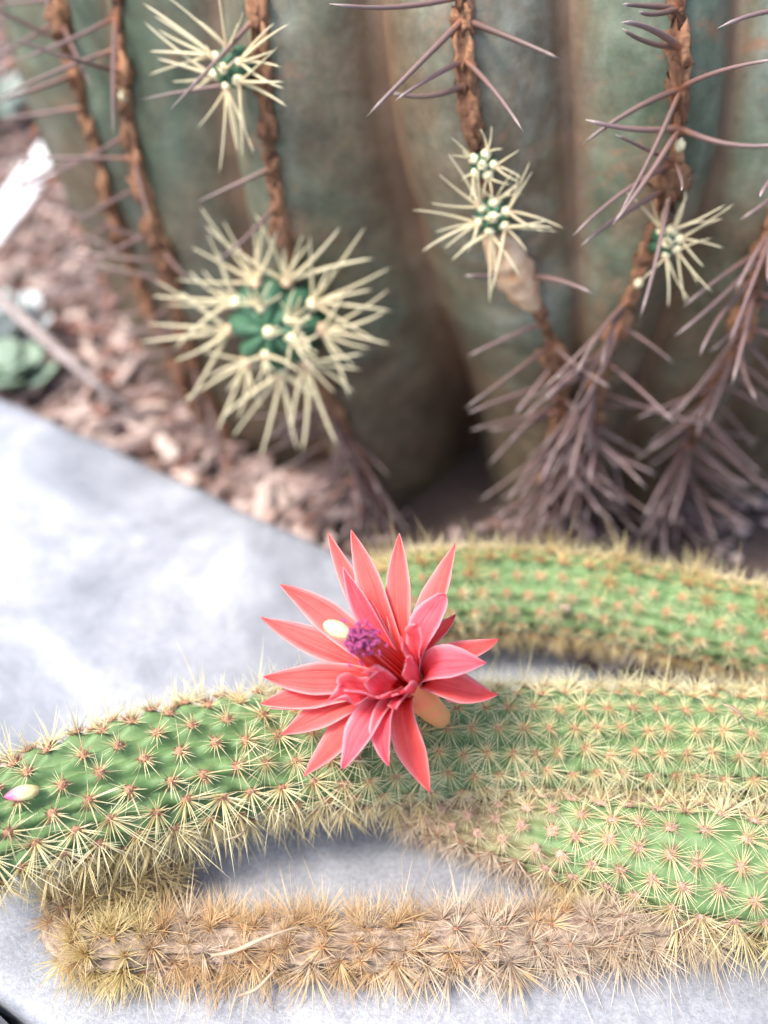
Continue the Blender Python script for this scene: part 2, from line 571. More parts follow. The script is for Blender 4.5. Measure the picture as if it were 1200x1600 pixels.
SUB = 14
zlev = np.concatenate([np.linspace(-3.5, 18, 87), np.linspace(18.4, 27.9, 30)])
V, F, TB = [], [], []
ringn = NR * SUB
for z in zlev:
    ph = [smooth_phi(k, z) for k in range(NR)]
    for k in range(NR):
        a, c = ph[k], ph[(k + 1) % NR]
        if k == NR - 1:
            c += 2 * math.pi
        for s in range(SUB):
            u = s / SUB
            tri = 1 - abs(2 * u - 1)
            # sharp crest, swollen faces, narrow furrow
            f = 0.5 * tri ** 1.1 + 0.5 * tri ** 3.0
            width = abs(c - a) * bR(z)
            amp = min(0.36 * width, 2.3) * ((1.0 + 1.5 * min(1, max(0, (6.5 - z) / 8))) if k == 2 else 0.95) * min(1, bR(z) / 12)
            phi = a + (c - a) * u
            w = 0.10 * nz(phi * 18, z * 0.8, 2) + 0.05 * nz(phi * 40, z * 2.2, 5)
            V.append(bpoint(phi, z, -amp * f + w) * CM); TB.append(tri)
for j in range(len(zlev) - 1):
    for i in range(ringn):
        i2 = (i + 1) % ringn
        F.append((j * ringn + i, j * ringn + i2, (j + 1) * ringn + i2, (j + 1) * ringn + i))
V.append(Vector((BX, BY, 27.4)) * CM)
for i in range(ringn):
    F.append(((len(zlev) - 1) * ringn + i, (len(zlev) - 1) * ringn + (i + 1) % ringn, len(V) - 1))
barrel = root('barrel_cactus', 'large old ribbed barrel cactus with mauve spines and small pups on its ribs', 'cactus', (BX, BY, GZ))
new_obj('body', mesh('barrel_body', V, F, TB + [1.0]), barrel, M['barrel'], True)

def frame_matrix(p, nrm, tan):
    z = Vector(nrm).normalized()
    x = Vector(tan); x = (x - z * x.dot(z)).normalized()
    y = z.cross(x)
    m = Matrix((x, y, z)).transposed().to_4x4()
    m.translation = Vector(p)
    return m

# felt lumps: length along x 1.2cm, width .42
def blob(nu, nv, fx, fy, fz, amp, seed, name, fr=6):
    V, F = [], []
    for j in range(nv + 1):
        th = math.pi * j / nv
        for i in range(nu):
            ph = 2 * math.pi * i / nu
            d = Vector((math.sin(th) * math.cos(ph), math.sin(th) * math.sin(ph), math.cos(th)))
            k = 1 + amp * noise.noise(d * fr * 0.35 + Vector((seed, 0, 0))) + amp * 0.6 * noise.noise(d * fr * 0.9 + Vector((0, seed, 0)))
            V.append(Vector((d.x * fx, d.y * fy, d.z * fz)) * k * CM)
    for j in range(nv):
        for i in range(nu):
            i2 = (i + 1) % nu
            F.append((j * nu + i, (j + 1) * nu + i, (j + 1) * nu + i2, j * nu + i2))
    return mesh(name, V, F)

felt = [blob(12, 9, 0.55, 0.25, 0.20, 1.0, 3.1 * i, 'felt_lump') for i in range(5)]
for fm in felt:
    fm.materials.append(M['areole_barrel'])
    fm.polygons.foreach_set('use_smooth', [True] * len(fm.polygons))

# shared long spine meshes (pointing +Z, length 1 cm at scale 1)
def big_spine(seed, material, r=0.032, tipr=0.45):
    V, F, T = [], [], []
    rs = random.Random(seed)
    bend = np.array([rs.uniform(-.22, .22), rs.uniform(-.22, .22), 0])
    spike(V, F, T, (0, 0, -0.02), (0, 0, 1), r, bend, 8, 7, tipr)
    me = mesh('spine', [np.asarray(v) * CM for v in V], F, T)
    me.materials.append(material)
    me.polygons.foreach_set('use_smooth', [True] * len(me.polygons))
    return me
sp_mauve = [big_spine(i, M['spine_barrel']) for i in range(4)]
sp_red = [big_spine(i + 10, M['spine_red']) for i in range(3)]
sp_pup = [big_spine(i + 20, M['spine_pup'], 0.042, 0.3) for i in range(4)]

def add_spine(parent, me, base, direc, length, thick, pinv=None):
    """base/direction in world cm; parent already has matrix_basis in world metres (relative to barrel root)"""
    d = Vector(direc).normalized()
    q = d.to_track_quat('Z', 'Y')
    m = Matrix.Translation(Vector(base) * CM) @ q.to_matrix().to_4x4() @ Matrix.Rotation(random.uniform(0, 6.28), 4, 'Z') @ Matrix.Diagonal((length * thick, length * thick, length, 1))
    o = bpy.data.objects.new('spine', me)
    col.objects.link(o)
    o.parent = parent
    o.matrix_parent_inverse = pinv
    o.matrix_basis = m
    return o

pup_spots = [(455, 488, 1.55), (372, 98, 0.75), (772, 325, 0.7), (757, 248, 0.38), (1035, 368, 0.5)]
spine_total = 0
stuff_V, stuff_F, stuff_T = [], [], []
order = [(k, True) for k in range(6)]
for k in [4, 3, 5, 2, 1, 0] + list(range(6, NR)):
    vis = k < 6
    z = -1.8 if vis else 0.0
    while z < (17.5 if vis else 25):
        phi = smooth_phi(k, z)
        p = bpoint(phi, z, 0.02)
        p2 = bpoint(smooth_phi(k, z + 0.6), z + 0.6, 0.02)
        out = Vector((math.sin(phi), -math.cos(phi), 0.0))
        slope = (bR(z + .5) - bR(z - .5))
        nrm = (out - Vector((0, 0, slope))).normalized()
        tan = (p2 - p).normalized()
        if vis:
            a = new_obj('areole', random.choice(felt), barrel)
            s = random.uniform(0.7, 1.35)
            a.matrix_basis = frame_matrix(p * CM, nrm, tan) @ Matrix.Diagonal((s, s * random.uniform(.55, 1.3), s * random.uniform(.6, 1.3), 1))
            pinv = a.matrix_basis.inverted()
        side = out.cross(Vector((0, 0, 1))).normalized()   # to the right seen from the front
        near_pup = any((bpoint(*hit_barrel(x, y)) - p).length < 1.6 * r + 0.5 for x, y, r in pup_spots)
        if vis:
            low = max(0.0, min(1.0, (7 - z) / 6))
            cnt = int(round(2.0 + 4.2 * low + random.uniform(-.8, .8)))
            if k == 3 and z > 5: cnt = random.choice((0, 1, 1, 2))
            if k == 2 and z > 4: cnt = random.choice((0, 0, 1))
            if k == 4 and z > 6: cnt = random.choice((2, 2, 3, 3))
            if near_pup: cnt = 0 if k != 2 else min(cnt, 1)
            if k <= 1: cnt = random.choice((0, 1, 1, 2))
        else:
            cnt = 2
        for i in range(cnt):
            sgn = 1 if (i % 2 == 0) else -1
            if k == 4 and random.random() < 0.45: sgn = 1
            ax = random.uniform(0.15, 1.25)
            upz = random.uniform(-0.9, 0.35) if z < 8 else random.uniform(-0.75, 0.45)
            direc = side * sgn * ax + nrm * random.uniform(0.35, 0.95) + Vector((0, 0, 1)) * upz
            L = random.uniform(1.8, 3.6)
            if k <= 1: L = random.uniform(2.4, 4.2)
            if z < 3: L = random.uniform(2.0, 3.2); direc += nrm * 0.25
            # do not drive spines into the slab or soil
            dn = direc.normalized()
            if p.z + dn.z * L < GZ + 0.35:
                dn.z = (GZ + 0.35 - p.z) / L; dn.normalize()
            base = p + nrm * 0.05
            if vis and spine_total < 298:
                me = random.choice(sp_red if k <= 1 else sp_mauve)
                add_spine(a, me, base, dn, L, random.uniform(0.75, 1.15) * 2.6 / L, pinv)
                spine_total += 1
            else:
                spike(stuff_V, stuff_F, stuff_T, np.array(base) * CM, np.array(base + dn * L) * CM, 0.075 * CM, np.array((random.gauss(0, .2), random.gauss(0, .2), random.gauss(0, .2))) * CM, 4, 5, 0.45)
        z += (0.66 if vis else 2.2) * random.uniform(0.7, 1.3)
print('barrel spines', spine_total)
o = new_obj('spines', mesh('barrel_far_spines', stuff_V, stuff_F, stuff_T), barrel, M['spine_barrel'])
o['kind'] = 'stuff'
o['label'] = 'remaining spines round the back of the barrel cactus'

# pups -------------------------------------------------------------
def pup_mesh(R, nr, seed):
    V, F = [], []
    nu, nv = nr * 8, 22
    for j in range(nv + 1):
        th = (math.pi * 0.72) * j / nv
        for i in range(nu):
            ph = 2 * math.pi * i / nu
            crest = abs(math.cos(ph * nr / 2))
            k = R * (1 - (0.28 * (1 - crest ** 0.8)) * min(1, math.sin(th) * 1.3 + 0.05))
            k *= 1 - 0.12 * math.exp(-(th / 0.25) ** 2)
            V.append(Vector((k * math.sin(th) * math.cos(ph), k * math.sin(th) * math.sin(ph), 0.92 * k * math.cos(th))) * CM)
    for j in range(nv):
        for i in range(nu):
            i2 = (i + 1) % nu
            F.append((j * nu + i, (j + 1) * nu + i, (j + 1) * nu + i2, j * nu + i2))
    return mesh('pup', V, F)

wool = [blob(9, 7, 0.16, 0.16, 0.13, 0.5, 7.7 * i, 'wool_tuft') for i in range(3)]
for wm in wool:
    wm.materials.append(M['areole_wool']); wm.polygons.foreach_set('use_smooth', [True] * len(wm.polygons))
wool2 = [blob(9, 7, 0.19, 0.16, 0.14, 0.5, 2.7 * i, 'wool_tuft') for i in range(2)]
for wm in wool2:
    wm.materials.append(M['areole_peach']); wm.polygons.foreach_set('use_smooth', [True] * len(wm.polygons))

def make_pup(px, py, R, nr, rings, spine_len, label, lean=(0, 0, 0), sink=0.35):
    phi, z = hit_barrel(px, py)
    p = bpoint(phi, z)
    out = Vector((math.sin(phi), -math.cos(phi), 0.0))
    axis = (out * 0.55 + (CAMC - p).normalized() * 0.75 + Vector(lean)).normalized()
    c = p + out * (R * sink)
    fm = frame_matrix(c * CM, axis, Vector((1, 0, 0)))
    pup = new_obj('pup', pup_mesh(R, nr, 1), barrel, M['pup_green'], True)
    pup['label'] = label
    pup.matrix_basis = fm
    pinv = fm.inverted()
    R3 = fm.to_3x3()
    X, Y, Z = R3.col[0], R3.col[1], R3.col[2]
    for th, ph, kind, ns, sl in rings:
        d = X * math.sin(th) * math.cos(ph) + Y * math.sin(th) * math.sin(ph) + Z * math.cos(th)
        b = c + (X * math.sin(th) * math.cos(ph) + Y * math.sin(th) * math.sin(ph) + Z * 0.92 * math.cos(th)) * R * 0.96
        a = bpy.data.objects.new('areole', random.choice(wool if kind == 0 else wool2))
        col.objects.link(a); a.parent = pup; a.matrix_parent_inverse = pinv
        s = (R / 1.55) ** 0.28 * random.uniform(0.9, 1.35)
        a.matrix_basis = frame_matrix(b * CM, d, X + Y * 0.3) @ Matrix.Diagonal((s, s, s, 1))
        rad = (d - Z * d.dot(Z))
        rad = rad.normalized() if rad.length > 0.05 else Vector((0, 0, 1))
        tang = Z.cross(rad)
        for i in range(ns):
            an = random.uniform(-1.5, 1.5) if ns < 6 else -1.45 + 2.9 * (i + random.uniform(-.45, .45)) / max(ns - 1, 1)
            dd = rad * math.cos(an) * 1.0 + tang * math.sin(an) * 0.95 + d * random.uniform(0.3, 0.75)
            L = spine_len * sl * random.uniform(0.55, 1.4)
            add_spine(pup, random.choice(sp_pup), b + d * 0.05, dd, L, 1.15 * (R / 1.55) ** 0.4 * 1.35 / L ** 0.85 * random.uniform(.75, 1.15), pinv)
rings = [(0.02, 0, 0, 2, 0.25)]
for i, a in enumerate((1.85, 0.55, -0.25, -1.75)):
    rings.append((0.50, a, 0, 7, 0.48))
for i, a in enumerate((2.6, 1.95, 1.25, 0.55, -0.05, -0.85, -1.45, -2.25, 3.25)):
    rings.append((1.16, a, 1 if i % 3 else 0, 7, 1.0))
make_pup(455, 488, 1.5, 8, rings, 2.0, 'big globular pup with cream spines', sink=0.45)
small = [(0.02, 0, 0, 3, 0.5)] + [(0.9, 0.4 + i * 1.05, 0, 6, 1.0) for i in range(6)]
small = [(a, b, c, 5, e) if a > .1 else (a, b, c, d, e) for a, b, c, d, e in small]
make_pup(378, 100, 0.55, 6, small, 1.5, 'small pup with cream spines high on the rib', lean=(-0.5, 0, 0), sink=0.5)
make_pup(772, 328, 0.48, 6, small, 1.25, 'small pup at the top of the dry husk', sink=0.6)
make_pup(757, 250, 0.38, 5, [(0.02, 0, 0, 2, 0.4)] + [(0.8, i * 1.3, 0, 3, 0.8) for i in range(5)], 0.7, 'tiny pup above a larger one', sink=0.6)
make_pup(1035, 368, 0.45, 5, [(0.02, 0, 0, 3, 0.4)] + [(0.8, -1.5 + i * 0.9, 0, 4, 1.0) for i in range(5)], 1.1, 'tiny green pup among mauve spines', lean=(0, 0, 0), sink=0.6)
for px, py, s in ((198, 148, 0.9), (1061, 224, 0.8), (996, 438, 0.7)):
    phi, z = hit_barrel(px, py)
    a = new_obj('areole', wool[0], barrel)
    a.matrix_basis = frame_matrix(bpoint(phi, z, 0.14) * CM, Vector((math.sin(phi), -math.cos(phi), 0)), Vector((0, 0, 1))) @ Matrix.Diagonal((s * 1.3, s, s, 1))
# dry husk below the middle pup
hp = [bpoint(*hit_barrel(x, y), 0.2) for x, y in ((775, 358), (790, 395), (812, 435), (838, 478))]
pth = Path(hp, 0.12)
V, F = [], []
for i in range(pth.n + 1):
    f = i / pth.n
    r = 0.50 * math.sin(math.pi * min(1, f * 0.86 + 0.12)) ** 0.7 + 0.04
    for k in range(12):
        an = 2 * math.pi * k / 12
        q = pth.p[i] + (pth.u[i] * math.cos(an) + pth.s[i] * math.sin(an)) * r * (1 + 0.25 * nz(f * 9, an * 1.5, 4))
        V.append(q * CM)
for i in range(pth.n):
    for k in range(12):
        F.append((i * 12 + k, i * 12 + (k + 1) % 12, (i + 1) * 12 + (k + 1) % 12, (i + 1) * 12 + k))
F.append(tuple(range(12))[::-1]); F.append(tuple(range(pth.n * 12, pth.n * 12 + 12)))
h = new_obj('dry_husk', mesh('dry_husk', V, F), barrel, M['husk'], True)
h['label'] = 'pale orange dry husk on the rib'

# ------------------------------------------------------------------ trailing stems
def tuft_mesh(seed, r, n, h, material, name):
    rs = random.Random(seed)
    V, F, T = [], [], []
    # low felt cushion
    for j in range(3):
        th = j / 2 * 1.35
        for i in range(7):
            ph = 2 * math.pi * i / 7
            V.append(np.array((math.sin(th) * math.cos(ph) * r * 0.7, math.sin(th) * math.sin(ph) * r * 0.7, h * 0.5 * math.cos(th) - 0.01))); T.append(0.3)
    for j in range(2):
        for i in range(7):
            i2 = (i + 1) % 7
            F.append((j * 7 + i, (j + 1) * 7 + i, (j + 1) * 7 + i2, j * 7 + i2))
    for _ in range(n):
        a = rs.uniform(0, 6.283); q = r * 0.75 * math.sqrt(rs.random())
        b = np.array((math.cos(a) * q, math.sin(a) * q, -0.02))
        d = np.array((math.cos(a) * q * 1.1 + rs.gauss(0, .35) * r, math.sin(a) * q * 1.1 + rs.gauss(0, .35) * r, h * rs.uniform(.6, 1.2)))
        spike(V, F, T, b, b + d, r * 0.085, None, 1, 3)
    me = mesh(name, [v * CM for v in V], F, T)
    me.materials.append(material)
    return me

def cluster_mesh(seed, n_rad, n_cen, l_rad, l_cen, rbase, material, elev=(0.12, 0.62), fan=3.14):
    rs = random.Random(seed)
    V, F, T = [], [], []
    for i in range(n_rad):
        a = -math.pi / 2 + fan * (2 * (i + 0.5 + rs.uniform(-.7, .7)) / n_rad - 1)
        e = rs.uniform(*elev)
        d = np.array((math.cos(a) * math.cos(e), math.sin(a) * math.cos(e), math.sin(e)))
        L = l_rad * rs.uniform(.55, 1.2) * (0.72 - 0.28 * math.sin(a))
        bend = np.array((rs.gauss(0, .05), rs.gauss(0, .05), rs.uniform(-0.02, .09))) * L
        b = np.array((math.cos(a), math.sin(a), 0)) * 0.05
        spike(V, F, T, b, b + d * L, rbase * rs.uniform(.7, 1.1), bend, 3, 3)
    for i in range(n_cen):
        a = rs.uniform(0, 6.283); e = rs.uniform(0.6, 1.45)
        d = np.array((math.cos(a) * math.cos(e), math.sin(a) * math.cos(e), math.sin(e)))
        L = l_cen * rs.uniform(.6, 1.15)
        bend = np.array((rs.gauss(0, .05), rs.gauss(0, .05), 0)) * L
        spike(V, F, T, np.zeros(3), d * L, rbase * rs.uniform(.8, 1.25), bend, 3, 3)
    if rs.random() < 0.3:
        a = rs.uniform(0, 6.283); e = rs.uniform(0.7, 1.4)
        d = np.array((math.cos(a) * math.cos(e), math.sin(a) * math.cos(e), math.sin(e)))
        spike(V, F, T, np.zeros(3), d * l_cen * 1.7, rbase * 1.1, np.array((rs.gauss(0, .1), rs.gauss(0, .1), 0)), 3, 3)
    me = mesh('spine_cluster', [v * CM for v in V], F, T)
    me.materials.append(material)
    return me

class Kit: pass
def kit(seed, tuft_mat, spine_m, n_rad, n_cen, l_rad, l_cen, rb=0.015, tr=0.16, th=0.15, nv=10, elev=(0.12, 0.62), fan=2.9):
    k = Kit()
    k.tufts = [tuft_mesh(seed + i, tr, 26, th, tuft_mat, 'areole') for i in range(4)]
    k.clus = [cluster_mesh(seed + 50 + i, n_rad, n_cen, l_rad, l_cen, rb, spine_m, elev, fan) for i in range(nv)]
    return k

def join_stuff(items, name, parent, label):
    """items: (mesh, matrix) -> one joined mesh part"""
    V, F, T, off = [], [], [], 0
    cache = {}
    for me, mtx in items:
        if me.name not in cache:
            n = len(me.vertices)
            co = np.empty(n * 3); me.vertices.foreach_get('co', co)
            tt = np.empty(n, dtype=np.float32); me.attributes['t'].data.foreach_get('value', tt)
            cache[me.name] = (co.reshape(-1, 3), tt, [tuple(p.vertices) for p in me.polygons])
        co, tt, fs = cache[me.name]
        A = np.array(mtx)
        V.append(co @ A[:3, :3].T + A[:3, 3]); T.append(tt)
        F += [tuple(i + off for i in f) for f in fs]
        off += len(co)
    V = np.concatenate(V); T = np.concatenate(T)
    o = new_obj(name, mesh(name, V, F, T), parent, items[0][0].materials[0])
    o['kind'] = 'stuff'
    o['label'] = label
    return o

def make_stem(name, label, pts, rad, NRIB, spacing, kit_at, size_at, ends=(True, False), ridge=0.09, tub=0.06, body_mat=None, brown_at=None, phase=0.0, keep=300, twist=0.0, group=None, skip=None, fibrous=False, vary=1.0):
    P = Path(pts, 0.1)
    base = P.p[P.n // 2]
    rt = root(name, label, 'cactus stem', (base[0], base[1], 0), group)
    # q: areole count coordinate along the stem
    ds = P.L / P.n
    q = np.concatenate([[0], np.cumsum([ds / spacing(s / P.L) for s in P.S[:-1]])])
    def radius(s):
        r = rad(s / P.L)
        for e, flag in ((s, ends[0]), (P.L - s, ends[1])):
            if flag and e < r:
                x = 1 - max(e, 0) / r
                r = r * math.sqrt(max(0.0004, 1 - x * x))
        return r
    M_ = NRIB * (7 if not fibrous else 6)
    V, F, T = [], [], []
    for i in range(P.n + 1):
        s = P.S[i]
        R0 = radius(s); rr = rad(s / P.L)
        for j in range(M_):
            x = j / M_ * NRIB
            kx = int(round(x)) % NRIB
            f = x - round(x)
            crest = math.cos(f * math.pi)
            off = 0.5 * (kx % 2)
            wave = math.cos(2 * math.pi * (q[i] - off))
            h = ridge * (crest ** 1.1 - 0.55) + tub * wave * crest ** 2
            an = 2 * math.pi * x / NRIB + phase + twist * s
            if fibrous:
                h += 0.22 * nz(an * 3.5, s * 0.5, 4) + 0.14 * nz(an * 9, s * 1.3, 7)
            else:
                h += 0.02 * nz(an * 2, s * 1.2, 8)
            r = R0 * (1 + h / max(rr, .3))
            v = P.p[i] + (P.u[i] * math.cos(an) + P.s[i] * math.sin(an)) * r
            V.append(v * CM)
            bt = 0.0
            if brown_at: bt = min(1, max(0, brown_at(s / P.L) + 0.35 * nz(an * 1.5, s * 0.8, 3)))
            T.append(bt)
    for i in range(P.n):
        for j in range(M_):
            j2 = (j + 1) % M_
            F.append((i * M_ + j, i * M_ + j2, (i + 1) * M_ + j2, (i + 1) * M_ + j))
    F.append(tuple(range(M_))[::-1]); F.append(tuple(range(P.n * M_, P.n * M_ + M_)))
    body = new_obj('body', mesh('stem_body', V, F, T), rt, body_mat or M['green'], True)
    items = []
    for k in range(NRIB):
        off = 0.5 * (k % 2)
        for n_ in range(int(q[-1]) + 1):
            qq = n_ + off + random.gauss(0, 0.05) * vary
            if qq <= 0.05 or qq >= q[-1]: continue
            s = float(np.interp(qq, q, P.S))
            an = 2 * math.pi * k / NRIB + phase + twist * s + random.gauss(0, 0.02) * vary
            p, t, u, sd = P.at(s)
            R0, R1 = radius(s), radius(min(P.L, s + 0.1))
            sd2 = np.cross(u, t)
            # match the body's frame
            f = np.clip(s / P.L, 0, 1) * P.n
            i = min(int(f), P.n - 1)
            sd2 = P.s[i]; u2 = P.u[i]
            nr = u2 * math.cos(an) + sd2 * math.sin(an)
            rr = rad(s / P.L)
            r = R0 * (1 + (ridge * 0.45 + tub * 0.95) / max(rr, .3))
            pos = p + nr * r
            nn = nr - t * (R1 - R0) / 0.1
            nn = nn / np.linalg.norm(nn)
            if R0 < rr * 0.35: continue
            up = nn[2]
            facing = float(np.dot(nn, np.array((CAMC - Vector(pos)).normalized())))
            pv = Vector(pos)
            if skip and skip(pos, nn): continue
            d = pv - CAMC
            dep = d.dot(cF)
            sx, sy = 600 + FPX * d.dot(cR) / dep, 800 - FPX * d.dot(cU) / dep
            inside = -40 < sx < 1240 and -40 < sy < 1640
            kt = kit_at(s / P.L, up)
            sz = size_at(s / P.L, up) * random.uniform(0.85, 1.12)
            dh = Vector((0, -0.45, -1.0)); nv_ = Vector(nn); dh = dh - nv_ * dh.dot(nv_)
            if dh.length < 0.3: dh = Vector((random.gauss(0, 1), random.gauss(-.5, 1), 0))
            xx = dh.cross(nv_) * -1
            mt = frame_matrix(pv * CM, nn, xx) @ Matrix.Rotation(random.gauss(0, 0.45 * vary), 4, 'Z')
            items.append((facing + (0 if inside else -5), kt, sz, mt))
    items.sort(key=lambda x: -x[0])
    rest_t, rest_c = [], []
    for idx, (fc, kt, sz, mt) in enumerate(items):
        tm, cmh = random.choice(kt.tufts), random.choice(kt.clus)
        if idx < keep and fc > -2:
            a = new_obj('areole', tm, rt)
            a.matrix_basis = mt
            c = bpy.data.objects.new('spine_cluster', cmh)
            col.objects.link(c); c.parent = a
            c.matrix_basis = Matrix.Diagonal((sz, sz, sz, 1))
        else:
            rest_t.append((tm, mt)); rest_c.append((cmh, mt @ Matrix.Diagonal((sz, sz, sz, 1))))
    if rest_t:
        join_stuff(rest_t, 'areoles', rt, 'areoles on the hidden side of the stem')
        join_stuff(rest_c, 'spines', rt, 'spines on the hidden side of the stem')
    return rt, P

k_left = kit(100, M['areole'], M['spine_cream'], 13, 4, 0.74, 0.8, 0.018, 0.16, 0.17, fan=2.0)
k_leftlow = kit(150, M['areole'], M['spine_cream'], 22, 6, 0.95, 0.95, 0.017, 0.16, 0.17, fan=2.3)
k_dense = kit(200, M['areole'], M['spine_cream'], 38, 7, 0.76, 0.8, 0.0105, 0.11, 0.11)
k_rear = kit(220, M['areole'], M['spine_cream'], 24, 5, 0.62, 0.7, 0.011, 0.12, 0.10)
k_under = kit(250, M['areole'], M['spine_yellow'], 28, 14, 0.9, 1.1, 0.016, 0.14, 0.14, elev=(0.25, 0.95))
k_pink = kit(300, M['areole_pink'], M['spine_cream'], 28, 7, 0.74, 0.85, 0.011, 0.18, 0.14)
k_dry = kit(400, M['areole'], M['spine_dry'], 30, 12, 0.85, 0.95, 0.0135, 0.10, 0.11, elev=(0.05, 0.9), fan=3.14)
k_grey = kit(450, M['areole'], M['spine_greydry'], 30, 12, 0.85, 0.95, 0.0135, 0.10, 0.11, elev=(0.05, 0.9), fan=3.14)
k_yellow = kit(500, M['areole'], M['spine_yellow'], 26, 16, 0.8, 0.95, 0.015, 0.12, 0.13, elev=(0.2, 1.0))

# --- the flowering stem
Z1 = lambda px: 2.75 if px < 100 else (2.75 + (2.0 - 2.75) * min(1, (px - 100) / 700))
s1pix = [(-110, 1330), (-40, 1303), (30, 1277), (110, 1247), (200, 1222), (300, 1197), (400, 1180), (550, 1168), (700, 1163), (900, 1160), (1080, 1165), (1240, 1172), (1400, 1180)]
pts1 = [PZ(x, y, Z1(x)) for x, y in s1pix]
def kit1(f, up):
    if up < -0.15: return k_under
    if f < 0.30: return k_left if up > 0.55 else k_leftlow
    if f < 0.42: return random.choice((k_leftlow, k_dense))
    return k_dense
def size1(f, up):
    if f < 0.3: return 0.7 if up > 0.75 else (0.95 if up > -0.15 else 0.85)
    return 0.88 if up > -0.15 else 0.68
stem1, P1 = make_stem('cactus_stem', 'thick green cactus stem bearing the coral flower, its tip sparsely spined', pts1,
    lambda f: float(np.interp(f, [0, 0.08, 0.2, 0.32, 0.5, 1], [0.80, 0.98, 1.19, 1.18, 1.10, 1.10])), 16, lambda f: 0.80 - 0.23 * min(1, max(0, (f - 0.2) / 0.3)), kit1, size1, (True, False), 0.25, 0.10, vary=1.5)

# --- upper stem behind the flower
s2pix = [(585, 938), (640, 930), (750, 922), (850, 926), (950, 938), (1050, 958), (1200, 988), (1350, 1022)]
pts2 = [PZ(x, y, 2.15) for x, y in s2pix]
stem2, P2 = make_stem('cactus_stem', 'green cactus stem with blunt fuzzy tip lying behind the flowering stem', pts2,
    lambda f: 1.05, 15, lambda f: 0.62, lambda f, up: k_under if up < -0.2 or up > 0.92 or f < 0.05 else k_rear, lambda f, up: 0.62 if up < -0.2 else 0.85, (True, False), 0.12, 0.06, vary=1.5)

# --- lower right stem
s3pix = [(615, 1252), (680, 1266), (760, 1284), (860, 1305), (960, 1326), (1060, 1346), (1200, 1368), (1360, 1395)]
pts3 = [PZ(x, y, 0.95 + 0.65 * min(1, max(0, (x - 650) / 450))) for x, y in s3pix]
stem3, P3 = make_stem('cactus_stem', 'pale green cactus stem with pinkish areoles and a browned withered end', pts3,
    lambda f: 0.50 + 0.65 * min(1, max(0, (f - 0.05) / 0.6)), 13, lambda f: 0.62,
    lambda f, up: k_grey if f < 0.36 and up < 0.5 else (k_under if up < 0.0 else k_pink), lambda f, up: 0.68 if f < .4 else 1.0, (True, False), 0.10, 0.05,
    brown_at=lambda f: (0.42 - f) * 3.0, vary=1.5)

# --- dead brown stem on the slab
s4 = [(1130, 1425, .85), (1060, 1440, .75), (960, 1452, .65), (840, 1466, .62), (700, 1474, .6), (560, 1474, .6), (420, 1474, .58), (300, 1474, .56),
      (200, 1484, .55), (140, 1478, .55), (108, 1450, .58), (118, 1415, .62), (160, 1392, .66), (215, 1368, .62), (275, 1338, .58)]
pts4 = [PZ(x, y, z) for x, y, z in s4]
def kit4(f, up):
    if f < 0.34: return k_grey if random.random() < 0.85 else k_dry
    if f < 0.72: return k_dry if random.random() < 0.8 else k_grey
    return k_yellow if random.random() < 0.92 else k_dry
stem4, P4 = make_stem('cactus_stem', 'dead brown woody cactus stem bristling with dry spines, hooked back at one end', pts4,
    lambda f: 0.50 - 0.10 * f, 10, lambda f: 0.52 if f < 0.62 else 0.40, kit4, lambda f, up: (0.82 if up > 0.2 else 1.05) if f < 0.75 else 0.85, (True, True), 0.09, 0.03, body_mat=M['wood'],
    keep=300, fibrous=True, vary=6.0)

# ------------------------------------------------------------------ flower
DEP = 19.9
SC = FPX / DEP            # px per cm at the throat
O = PD(632, 1062, DEP)    # throat
tow = (CAMC - O).normalized()
FX = cR; FY = cU; FZ = -cF
AX = (FX * -0.43 + FY * 0.46 + FZ * 0.77).normalized()
# attachment on the stem
s_att = min(P1.S, key=lambda s: abs((600 + FPX * (P1.at(s)[0][0]) / ((Vector(P1.at(s)[0]) - CAMC).dot(cF))) - 686))
pa = Vector(P1.at(s_att)[0])
att_n = ((CAMC - pa).normalized() * 0.8 + Vector((0, 0.25, 0.45))).normalized()
att = pa + att_n * 1.0
def L2W(x, y, d):
    return O + FX * (x / SC) - FY * (y / SC) + FZ * d
# tube: from the stem to the throat
tp = Path([att - att_n * 0.15, att + att_n * 0.35, att.lerp(O, 0.55) + FX * 0.10 - FY * 0.05, O - AX * 0.35, O + AX * 0.15], 0.06)
V, F, T = [], [], []
K = 24
for i in range(tp.n + 1):
    f = i / tp.n
    r = 0.14 + 0.08 * min(1, f / 0.2) + 0.13 * f
    for k in range(K):
        an = 2 * math.pi * k / K
        rr = r * (1 + 0.045 * math.cos(an * 8 + 3 * f) + 0.05 * nz(an, f * 6))
        V.append((tp.p[i] + (tp.u[i] * math.cos(an) + tp.s[i] * math.sin(an)) * rr) * CM); T.append(f)
for i in range(tp.n):
    for k in range(K):
        k2 = (k + 1) % K
        F.append((i * K + k, i * K + k2, (i + 1) * K + k2, (i + 1) * K + k))
F.append(tuple(range(K))[::-1])
flower = new_obj('flower', mesh('flower_tube', V, F, T), stem1, M['tube'], True)
flower['label'] = 'open coral red flower with purple anthers and cream stigma'

def fl_child(name, me, material, smooth=True):
    o = bpy.data.objects.new(name, me)
    col.objects.link(o)
    me.materials.append(material)
    if smooth:
        me.polygons.foreach_set('use_smooth', [True] * len(me.polygons))
    o.parent = flower
    # flower itself lies at the world origin in world coordinates
    return o
def bez(a, b, c, d, t):
    return a * (1 - t) ** 3 + b * (3 * t * (1 - t) ** 2) + c * (3 * t * t * (1 - t)) + d * t ** 3

